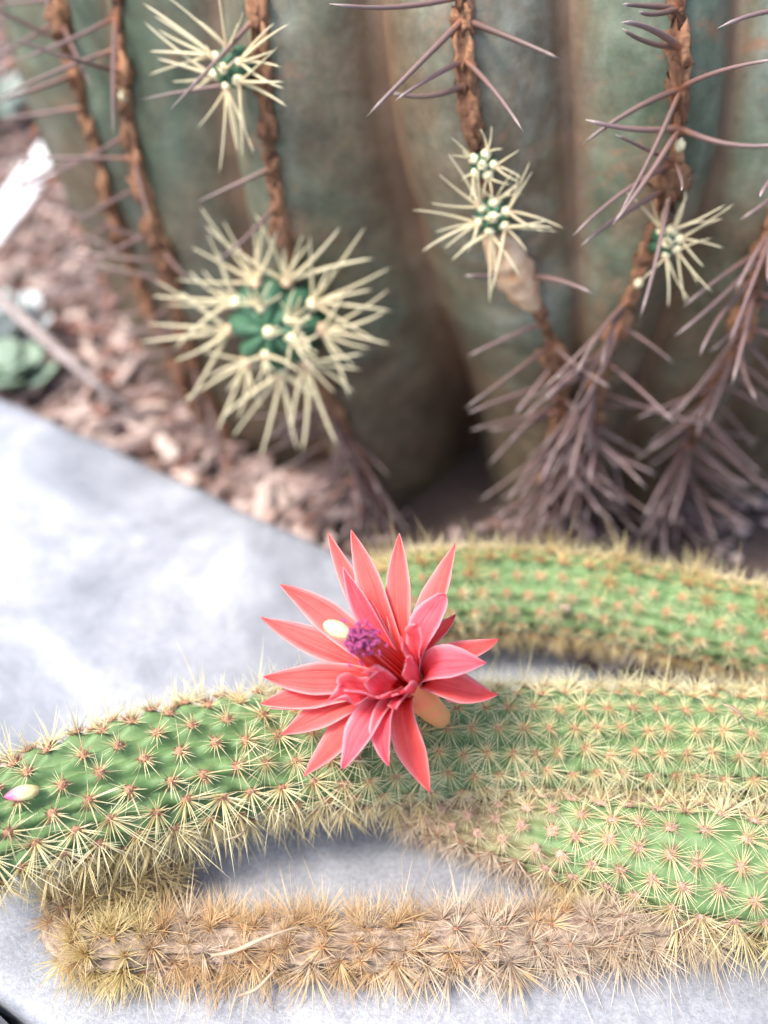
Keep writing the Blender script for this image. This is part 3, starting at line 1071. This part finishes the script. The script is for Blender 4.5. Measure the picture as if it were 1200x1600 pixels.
def petal(tx, ty, dep, width, lift=0.35, cup=0.35, twist=0.0, inner=False, wav=0.0, notch=False, peak=0.6, fold=0.0, basew=0.42, tipcurl=0.0, start=0.30, sharp=1.0, side=0.0, seed=0):
    tip = L2W(tx, ty, dep)
    rad = (tip - O); rad = rad - AX * rad.dot(AX)
    rad = rad.normalized() if rad.length > 1e-4 else FX
    b0 = O + rad * start - AX * 0.25
    b1 = b0 + AX * (0.45 + lift) + rad * 0.35
    L = (tip - b0).length
    tdir = (tip - b0).normalized()
    sidev = tdir.cross(AX).normalized()
    b2 = tip - tdir * (0.38 * L) + AX * lift * 0.8 + sidev * side
    b3 = tip
    nu, nv = 26, 10
    W = width / SC * 0.5
    V, F, T, TV = [], [], [], []
    for i in range(nu + 1):
        t = i / nu
        p = bez(b0, b1, b2, b3, t)
        tg = (bez(b0, b1, b2, b3, min(1, t + .01)) - bez(b0, b1, b2, b3, max(0, t - .01))).normalized()
        B = tg.cross(AX)
        if B.length < 0.05: B = tg.cross(FZ)
        B.normalize()
        a = (twist + 0.22 * math.sin(seed * 5.1)) * t
        Nn = B.cross(tg).normalized()
        B, Nn = B * math.cos(a) + Nn * math.sin(a), Nn * math.cos(a) - B * math.sin(a)
        if Nn.dot(AX) < 0: Nn = -Nn
        if t < peak:
            w = basew + (1 - basew) * math.sin(t / peak * math.pi / 2) ** 1.2
        else:
            x = (t - peak) / (1 - peak)
            if notch:
                w = max(0.28, (1 - x ** 3) ** 0.6)
            else:
                w = max(0.0, (1 - x ** 1.6)) ** (0.95 * sharp) * (1 - 0.10 * x) + 0.015
        for j in range(nv + 1):
            v = -1 + 2 * j / nv
            ww = W * w
            ruf = wav * math.sin(t * 17 + seed + (2.2 if v > 0 else 0)) * abs(v) ** 3 * min(1, t * 2)
            c = cup * (v * v - 0.3) * ww * (1.2 - 0.5 * t) - 0.08 * ww * math.exp(-(v / 0.18) ** 2)
            # folded-over margin
            vv = v; ex = 0.0
            if fold and v * (1 if fold > 0 else -1) > 0.45:
                e = (abs(v) - 0.45) / 0.55
                vv = math.copysign(0.45 + 0.55 * e * (1 - abs(fold) * e * 0.9), v)
                ex = abs(fold) * e * ww * 0.9
            tl = t + (0 if not notch else 0)
            ext = Vector((0, 0, 0))
            if notch and t > 0.8:
                ext = tg * ((t - 0.8) / 0.2) * (0.10 * math.cos(v * 5 + seed) * L * 0.35)
            q = p + B * (vv * ww) + Nn * (c + ex + ruf * W + 0.06 * nz(t * 5 + seed, v * 2, seed) * t + 0.012 * nz(t * 16 + seed, v * 6, seed)) - Nn * tipcurl * max(0, t - 0.75) ** 2 * 8 + ext
            V.append(q * CM); T.append(t); TV.append(v)
    for i in range(nu):
        for j in range(nv):
            a = i * (nv + 1) + j
            F.append((a, a + 1, a + nv + 2, a + nv + 1))
    o = fl_child('petal', mesh('petal', V, F, T, TV), M['petal_inner'] if inner else M['petal'])
    s = o.modifiers.new('thickness', 'SOLIDIFY'); s.thickness = 0.00012; s.offset = 0
    return o

def tipc(cx, cy):   # from my 440->1200 study crop
    return (380 + cx * 0.36667 - 632, 800 + cy * 0.36667 - 1062)
specs = [
    # tip, depth, width, kwargs       outer, upper
    ((345, 92), -1.3, 32, dict(lift=0.25, side=-0.1)),
    ((458, 82), -1.0, 40, dict(lift=0.3, tipcurl=-0.05)),
    ((668, 96), -0.9, 36, dict(lift=0.3)),
    ((912, 138), -0.6, 40, dict(lift=0.3, side=0.15)),
    ((918, 458), -0.9, 30, dict(lift=0.1)),
    ((1102, 556), -0.5, 34, dict(lift=0.15, side=0.12)),
    ((1090, 782), -0.1, 44, dict(lift=0.2, side=0.18)),
    ((977, 838), -0.6, 34, dict(lift=0.1, side=-0.1)),
    ((797, 1198), 0.0, 44, dict(lift=0.35, side=0.12)),
    ((440, 1104), -0.4, 30, dict(lift=0.3)),
    ((262, 1116), 0.2, 48, dict(lift=0.45, side=-0.15)),
    ((160, 946), 0.0, 42, dict(lift=0.4, side=-0.12)),
    ((98, 862), -0.6, 36, dict(lift=0.25, side=-0.05)),
    ((72, 822), -0.1, 46, dict(lift=0.4, side=-0.12)),
    ((88, 702), 0.0, 44, dict(lift=0.45, side=-0.2)),
    ((52, 468), -0.9, 42, dict(lift=0.3, side=-0.1)),
    ((132, 326), -1.1, 44, dict(lift=0.35, side=0.15)),
    # inner row
    ((428, 232), 0.15, 34, dict(lift=0.45, inner=True, fold=0.5, cup=0.6)),
    ((860, 348), 0.25, 42, dict(lift=0.45, inner=True, cup=0.5, peak=0.65, sharp=0.6, tipcurl=-0.06)),
    ((1024, 626), 0.55, 50, dict(lift=0.55, inner=True, cup=0.45, peak=0.6)),
    ((620, 1036), 0.9, 32, dict(lift=0.6, inner=True, cup=0.8, twist=0.5, fold=-0.4, side=0.2)),
    ((430, 1050), 0.8, 44, dict(lift=0.55, inner=True, cup=0.5, side=-0.1)),
    ((372, 762), 1.05, 40, dict(lift=0.35, inner=True, cup=0.5, wav=0.5, fold=-0.3)),
]
for i, (tc_, dp, w, kw) in enumerate(specs):
    x, y = tipc(*tc_)
    petal(x, y, dp, w * 1.17, seed=i * 1.7, **kw)
small_p = [((428, 695), 1.35, 38, 0), ((532, 634), 1.45, 26, 1), ((585, 735), 1.45, 18, 2), ((735, 456), 1.15, 26, 3), ((668, 500), 1.3, 16, 4), ((690, 590), 1.45, 20, 5), ((668, 706), 1.6, 24, 6), ((640, 775), 1.5, 16, 7)]
for (tc_, dp, w, sd) in small_p:
    x, y = tipc(*tc_)
    petal(x, y, dp, w * 1.6, lift=0.3, cup=0.35, inner=True, notch=True, wav=0.07, peak=0.6, basew=0.45, start=0.22, seed=sd * 2.3)

# stamens, style and stigma
C_an = L2W(-66, -76, 1.55)
V, F, T = [], [], []
heads = []
cax = (C_an - (O - AX * 0.3)).normalized()
sx = cax.cross(FZ).normalized(); sy = cax.cross(sx).normalized()
for i in range(52):
    a = random.uniform(0, 6.283); q = math.sqrt(random.random())
    b = O - AX * 0.3 + (sx * math.cos(a) + sy * math.sin(a)) * 0.27 * q
    hd = C_an + (sx * math.cos(a) + sy * math.sin(a)) * 0.27 * q + cax * random.uniform(-0.26, 0.26)
    if i == 0: hd = L2W(-83, -40, 1.4)
    mid = b.lerp(hd, 0.55) + (sx * math.cos(a) + sy * math.sin(a)) * 0.06 * q
    n_, r = 6, 0.020
    pts = [b * (1 - t) ** 2 + mid * 2 * t * (1 - t) + hd * t * t for t in np.linspace(0, 1, n_ + 1)]
    i0 = len(V)
    for t, p in zip(np.linspace(0, 1, n_ + 1), pts):
        for k in range(5):
            an = 2 * math.pi * k / 5
            V.append((p + (sx * math.cos(an) + sy * math.sin(an)) * r * (1.2 - 0.5 * t)) * CM); T.append(t)
    for j in range(n_):
        for k in range(5):
            F.append((i0 + j * 5 + k, i0 + j * 5 + (k + 1) % 5, i0 + (j + 1) * 5 + (k + 1) % 5, i0 + (j + 1) * 5 + k))
    heads.append(hd)
o = fl_child('filaments', mesh('filaments', V, F, T), M['filament']); o['kind'] = 'stuff'
V, F = [], []
for n_, hd in enumerate(heads + [C_an + (sx * random.gauss(0, .15) + sy * random.gauss(0, .15)) + cax * random.uniform(-.26, .26) for _ in range(110)]):
    d1 = Vector((random.gauss(0, 1), random.gauss(0, 1), random.gauss(0, 1))).normalized()
    d2 = d1.orthogonal().normalized(); d3 = d1.cross(d2)
    i0 = len(V)
    for j in range(5):
        th = math.pi * j / 4
        for k in range(6):
            ph = 2 * math.pi * k / 6
            V.append((hd + d1 * math.cos(th) * 0.072 + (d2 * math.cos(ph) + d3 * math.sin(ph) * 0.7) * math.sin(th) * 0.034 * (1 + 0.3 * math.cos(th * 2)) + d3 * 0.02 * math.cos(th) ** 2) * CM)
    for j in range(4):
        for k in range(6):
            F.append((i0 + j * 6 + k, i0 + (j + 1) * 6 + k, i0 + (j + 1) * 6 + (k + 1) % 6, i0 + j * 6 + (k + 1) % 6))
o = fl_child('anthers', mesh('anthers', V, F), M['anther']); o['kind'] = 'stuff'
S0, S1_ = L2W(-80, -84, 1.6), L2W(-118, -102, 1.6)
sp = Path([O, O.lerp(S0, 0.6), S0], 0.1)
V, F, T = [], [], []
for i in range(sp.n + 1):
    for k in range(8):
        an = 2 * math.pi * k / 8
        V.append((sp.p[i] + (sp.u[i] * math.cos(an) + sp.s[i] * math.sin(an)) * 0.045) * CM)
for i in range(sp.n):
    for k in range(8):
        F.append((i * 8 + k, i * 8 + (k + 1) % 8, (i + 1) * 8 + (k + 1) % 8, (i + 1) * 8 + k))
fl_child('style', mesh('style', V, F, [0.9] * len(V)), M['filament'])
V, F = [], []
dd = (S1_ - S0); LL = dd.length; dd.normalize(); e1 = dd.orthogonal().normalized(); e2 = dd.cross(e1)
nu, nv = 32, 16
for j in range(nv + 1):
    t = j / nv
    r = 0.128 * math.sin(math.pi * min(1, max(0, t * 0.98 + 0.01))) ** 0.45 * (1.0 + 0.06 * math.sin(t * 3))
    for k in range(nu):
        an = 2 * math.pi * k / nu
        rr = r * (1 + 0.13 * math.cos(an * 8 + t * 0.8)) * (1 + 0.08 * nz(an * 2, t * 5, 3))
        V.append((S0 + dd * (t * LL) + (e1 * math.cos(an) + e2 * math.sin(an)) * rr) * CM)
for j in range(nv):
    for k in range(nu):
        F.append((j * nu + k, j * nu + (k + 1) % nu, (j + 1) * nu + (k + 1) % nu, (j + 1) * nu + k))
F.append(tuple(range(nu))[::-1]); F.append(tuple(range(nv * nu, nv * nu + nu)))
fl_child('stigma', mesh('stigma', V, F), M['stigma'])

# flower bud at the tip of the flowering stem
m, nt, b = mat('bud_skin')
c = ramp(nt, attr(nt, 't'), [(0, (0.35, 0.22, 0.10)), (0.25, (0.66, 0.62, 0.28)), (0.5, (0.66, 0.58, 0.32)), (0.78, (0.76, 0.16, 0.30)), (1, (0.7, 0.06, 0.2))])
nt.links.new(c, b.inputs['Base Color'])
M['bud'] = m
def bud(px, py, dep_off, dx, dy, L, R, nm, material, parent):
    s = min(P1.S, key=lambda q: abs((600 + FPX * P1.at(q)[0][0] / ((Vector(P1.at(q)[0]) - CAMC).dot(cF))) - px))
    dp = (Vector(P1.at(s)[0]) - CAMC).dot(cF) + dep_off
    p0 = PD(px, py, dp); d = (FX * dx - FY * dy + FZ * 0.5).normalized()
    e1 = d.orthogonal().normalized(); e2 = d.cross(e1)
    V, F, T = [], [], []
    for j in range(13):
        t = j / 12
        r = R * (math.sin(math.pi * (0.15 + 0.85 * t)) ** 0.8 + 0.02)
        for k in range(16):
            an = 2 * math.pi * k / 16
            V.append((p0 + d * (t * L) + (e1 * math.cos(an) + e2 * math.sin(an)) * r * (1 + .07 * math.cos(an * 5 + t * 4))) * CM); T.append(t)
    for j in range(12):
        for k in range(16):
            F.append((j * 16 + k, j * 16 + (k + 1) % 16, (j + 1) * 16 + (k + 1) % 16, (j + 1) * 16 + k))
    return new_obj(nm, mesh(nm, V, F, T), parent, material, True)
bo = bud(60, 1234, -1.0, -0.95, 0.10, 0.66, 0.15, 'flower_bud', M['bud'], stem1)
bo['label'] = 'small pale bud with pink point'

# little pale seed stuck on the upper stem, loose dry fibres
sd = blob(12, 9, 0.17, 0.10, 0.10, 0.25, 4.4, 'dry_seed')
p = PD(884, 950, (Vector(P2.at(P2.L * 0.38)[0]) - CAMC).dot(cF) - 1.25)
so = new_obj('dry_seed', sd, None, M['fibre'], True)
so.location = p * CM; so.rotation_euler = (0, 0.1, -0.1)
so['label'] = 'small pale dry seed caught on the stem behind the flower'; so['category'] = 'seed'

def fibre(name, pts, r, label, cat, material=None):
    P = Path(pts, 0.08)
    V, F = [], []
    for i in range(P.n + 1):
        f = i / P.n
        rr = r * (0.35 + 0.65 * math.sin(math.pi * min(1, f + 0.12)) ** 0.5 if f < 0.95 else 0.2)
        for k in range(6):
            an = 2 * math.pi * k / 6
            V.append((P.p[i] + (P.u[i] * math.cos(an) * 0.6 + P.s[i] * math.sin(an)) * rr) * CM)
    for i in range(P.n):
        for k in range(6):
            F.append((i * 6 + k, i * 6 + (k + 1) % 6, (i + 1) * 6 + (k + 1) % 6, (i + 1) * 6 + k))
    F.append(tuple(range(6))[::-1]); F.append(tuple(range(P.n * 6, P.n * 6 + 6)))
    o = new_obj(name, mesh(name, V, F), None, material or M['fibre'], True)
    o['label'] = label; o['category'] = cat
    return o
d4 = lambda px: 20.0
fibre('dry_strip', [PD(372, 1556, 19.75), PD(400, 1545, 19.6), PD(425, 1520, 19.6), PD(434, 1512, 19.75)], 0.04, 'pale dry strip caught low in the dead stem spines beneath its middle', 'plant debris')
fibre('dry_strip', [PD(330, 1493, 19.95), PD(370, 1484, 19.85), PD(420, 1462, 19.85), PD(470, 1447, 20.0)], 0.05, 'broad tan dry strip lying along the dead stem', 'plant debris')
fibre('dry_strip', [PD(350, 1312, 20.9), PD(367, 1308, 20.7), PD(380, 1300, 20.8), PD(386, 1292, 21.0)], 0.025, 'thin white curled fibre hanging under the flowering stem', 'plant debris')
fibre('dry_strip', [PD(1130, 1100, 20.4), PD(1145, 1106, 20.2), PD(1160, 1118, 20.25), PD(1172, 1132, 20.5)], 0.04, 'whitish fibre caught on top of the flowering stem', 'plant debris')
fibre('dry_strip', [PD(910, 1473, 20.0), PD(920, 1500, 19.6), PD(924, 1540, 19.5)], 0.02, 'thin upright straw crossing the dead stem', 'plant debris')

# ------------------------------------------------------------------ mulch
def chip_mesh(seed):
    rs = random.Random(seed)
    V, F = [], []
    n, m_ = 6, 7
    for i in range(n + 1):
        f = i / n
        w = 0.5 * (math.sin(math.pi * (0.12 + 0.76 * f)) ** 0.6) * rs.uniform(.85, 1.1)
        for k in range(m_):
            an = 2 * math.pi * k / m_
            V.append(Vector((f - 0.5, math.cos(an) * w * rs.uniform(.8, 1.1), math.sin(an) * w * 0.55 * rs.uniform(.7, 1.1) + 0.06 * math.sin(f * 3))) * CM)
    for i in range(n):
        for k in range(m_):
            F.append((i * m_ + k, i * m_ + (k + 1) % m_, (i + 1) * m_ + (k + 1) % m_, (i + 1) * m_ + k))
    F.append(tuple(range(m_))[::-1]); F.append(tuple(range(n * m_, n * m_ + m_)))
    me = mesh('bark_chip', V, F)
    me.materials.append(M['chip'])
    me.polygons.foreach_set('use_smooth', [True] * len(me.polygons))
    return me
chips = [chip_mesh(i) for i in range(8)]
placed = 0
tries = 0
def on_bed(p, marg=0.4):
    if p.dot(NN) < 18.55 + marg: return False
    if math.hypot(p.x - BX, p.y - BY) < bR(0) - 0.6: return False
    return True
while placed < 290 and tries < 20000:
    tries += 1
    if random.random() < 0.93:
        px, py = random.uniform(-60, 620), random.uniform(60, 860)
    else:
        px, py = random.uniform(980, 1230), random.uniform(960, 1060)
    d = ray(px, py)
    if d.z > -0.1: continue
    p = PZ(px, py, GZ)
    if not on_bed(p): continue
    if py > 640 and px > 430 and random.random() < 0.75: continue
    o = bpy.data.objects.new('bark_chip', random.choice(chips))
    col.objects.link(o); o.parent = ground
    L = random.uniform(0.9, 2.9) * (1 + max(0, p.y - 35) * 0.01)
    w = random.uniform(0.4, 0.85)
    o.location = Vector((p.x, p.y, GZ + random.uniform(0.0, 0.6))) * CM
    o.rotation_euler = (random.uniform(-.5, .5), random.uniform(-.35, .35), random.uniform(0, 6.28))
    o.scale = (L, w, w)
    placed += 1
# gravel and crumbs
V, F = [], []
cnt = 0
while cnt < 5200:
    if random.random() < 0.8:
        px, py = random.uniform(-150, 640), random.uniform(0, 880)
    else:
        px, py = random.uniform(640, 1300), random.uniform(740, 1130)
    p = PZ(px, py, GZ)
    if p.y > 120 or not on_bed(p, 0.2): continue
    if px > 520 and py > 690 and py < 960 and random.random() < 0.85: continue
    s = random.uniform(0.12, 0.42)
    i0 = len(V)
    ax = [Vector((random.uniform(.7, 1.3), 0, 0)), Vector((0, random.uniform(.6, 1.1), 0)), Vector((0, 0, random.uniform(.4, .8)))]
    a = random.uniform(0, 6.28); ca, sa = math.cos(a), math.sin(a)
    base = Vector((p.x, p.y, GZ - 0.1 + random.uniform(0, 0.35)))
    for j, zc in enumerate((-0.6, 0.1, 0.7)):
        for k in range(5):
            an = 2 * math.pi * k / 5 + j * 0.4
            rr = (0.75, 1.0, 0.5)[j] * random.uniform(.8, 1.15)
            x, y = math.cos(an) * rr * ax[0].x, math.sin(an) * rr * ax[1].y
            V.append((base + Vector((x * ca - y * sa, x * sa + y * ca, zc * ax[2].z)) * s) * CM)
    for j in range(2):
        for k in range(5):
            F.append((i0 + j * 5 + k, i0 + j * 5 + (k + 1) % 5, i0 + (j + 1) * 5 + (k + 1) % 5, i0 + (j + 1) * 5 + k))
    F.append(tuple(i0 + 10 + k for k in range(5)))
    cnt += 1
gv = new_obj('gravel', mesh('gravel', V, F), None, M['gravel'])
gv['kind'] = 'stuff'; gv['label'] = 'fine brown and pinkish gravel between the bark chips'; gv['category'] = 'gravel'

# ------------------------------------------------------------------ plants and things at the left
def spoon_leaf(L, W, th, seed):
    V, F = [], []
    n, m_ = 12, 10
    for i in range(n + 1):
        t = i / n
        w = W * (0.25 + 0.75 * math.sin(min(1, t / 0.65) * math.pi / 2)) if t < 0.65 else W * math.sqrt(max(0.01, 1 - ((t - .65) / .36) ** 2))
        h = th * (1 - 0.6 * t)
        for k in range(m_):
            an = 2 * math.pi * k / m_
            V.append(Vector((t * L, math.cos(an) * w, math.sin(an) * h * (w / W) + 0.25 * L * t * t + 0.15 * W * math.cos(an) ** 2)) * CM)
    for i in range(n):
        for k in range(m_):
            F.append((i * m_ + k, i * m_ + (k + 1) % m_, (i + 1) * m_ + (k + 1) % m_, (i + 1) * m_ + k))
    F.append(tuple(range(m_))[::-1]); F.append(tuple(range(n * m_, n * m_ + m_)))
    return mesh('leaf', V, F)
def rosette(name, label, c, n, L, W, material, tilt, group=None):
    rt = root(name, label, 'succulent', (c.x, c.y, c.z))
    stemme = blob(8, 6, 0.35, 0.35, 0.6, 0.3, 1.0, 'stem'); so = new_obj('stem', stemme, rt, M['twig'], True); so.matrix_basis = Matrix.Translation(c * CM)
    lm = [spoon_leaf(L * f, W * f, 0.28, i) for i, f in enumerate((1, 0.85, 0.7))]
    for x in lm:
        x.materials.append(material); x.polygons.foreach_set('use_smooth', [True] * len(x.polygons))
    for i in range(n):
        ring = i / n
        a = i * 2.39996
        o = new_obj('leaf', lm[min(2, int(ring * 3))], rt)
        o.matrix_basis = Matrix.Translation(Vector((c.x, c.y, c.z + 0.4 + 0.7 * ring)) * CM) @ Matrix.Rotation(a, 4, 'Z') @ Matrix.Rotation(-tilt * (0.2 + ring * 1.2), 4, 'Y')
    return rt
rosette('succulent_plant', 'dark green succulent with rounded leaves beside the stone slab', PZ(22, 610, GZ + 0.2), 7, 2.0, 0.95, M['leaf_dark'], 0.25)
rosette('succulent_plant', 'powdery pale grey succulent rosette behind the dark green one', PZ(20, 540, GZ + 0.5), 14, 2.1, 0.8, M['leaf_pale'], 0.8)
rosette('succulent_plant', 'powdery pale little rosette behind the white plant label', PZ(150, 190, GZ + 0.3), 12, 2.4, 0.9, M['leaf_pale'], 0.8)

# strap-leaved plant far behind
c = PZ(10, 190, GZ)
rt = root('strap_leaved_plant', 'grey green strap leaved plant far behind the barrel cactus', 'plant', c)
for i in range(11):
    a = i * 0.571 + random.uniform(-.15, .15)
    L = random.uniform(6, 11)
    V, F = [], []
    n = 10
    for j in range(n + 1):
        t = j / n
        w = 1.0 * (1 - t ** 2) + 0.03
        x = L * t * math.cos(0.5 + 0.2 * i % 0.5); z = L * (0.75 * t - 0.55 * t * t)
        for k, (yy, zz_) in enumerate(((-1, 0.25), (0, 0), (1, 0.25), (0, -0.18))):
            v = Vector((x, yy * w, z + zz_ * w))
            V.append((c + Vector((v.x * math.cos(a) - v.y * math.sin(a), v.x * math.sin(a) + v.y * math.cos(a), v.z))) * CM)
    for j in range(n):
        for k in range(4):
            F.append((j * 4 + k, j * 4 + (k + 1) % 4, (j + 1) * 4 + (k + 1) % 4, (j + 1) * 4 + k))
    F.append((3, 2, 1, 0)); F.append(tuple(n * 4 + k for k in range(4)))
    new_obj('leaf', mesh('strap_leaf', V, F), rt, M['leaf_strap'], True)

# white plant label, leaning out of the gravel
tA = PD(88, 228, 44.0)
foot = PZ(-170, 560, GZ - 1.2)
ax = (tA - foot); LL = ax.length; ax.normalize()
wv = ax.cross(FZ).normalized(); tv = ax.cross(wv).normalized()
V, F = [], []
prof = [(0, 0.06), (0.10, 0.62), (0.55, 0.66), (0.985, 0.66), (1.0, 0.58)]
for t, w in prof:
    for sx_, sy_ in ((-1, -1), (1, -1), (1, 1), (-1, 1)):
        V.append((foot + ax * LL * t + wv * w * sx_ + tv * 0.09 * sy_) * CM)
for j in range(len(prof) - 1):
    for k in range(4):
        F.append((j * 4 + k, j * 4 + (k + 1) % 4, (j + 1) * 4 + (k + 1) % 4, (j + 1) * 4 + k))
F.append((3, 2, 1, 0)); F.append(tuple((len(prof) - 1) * 4 + k for k in range(4)))
o = new_obj('plant_label', mesh('plant_label', V, F), None, M['label'])
bv = o.modifiers.new('bevel', 'BEVEL'); bv.width = 0.0005; bv.segments = 2
o['label'] = 'blank white plastic plant label leaning in the gravel'; o['category'] = 'plant label'

fibre('twig', [PZ(-40, 430, 1.6), PZ(60, 520, 1.0), PZ(140, 590, 0.3), PZ(228, 660, GZ + 0.5)], 0.28, 'grey dry twig lying over the bark beside the slab', 'twig', M['twig'])
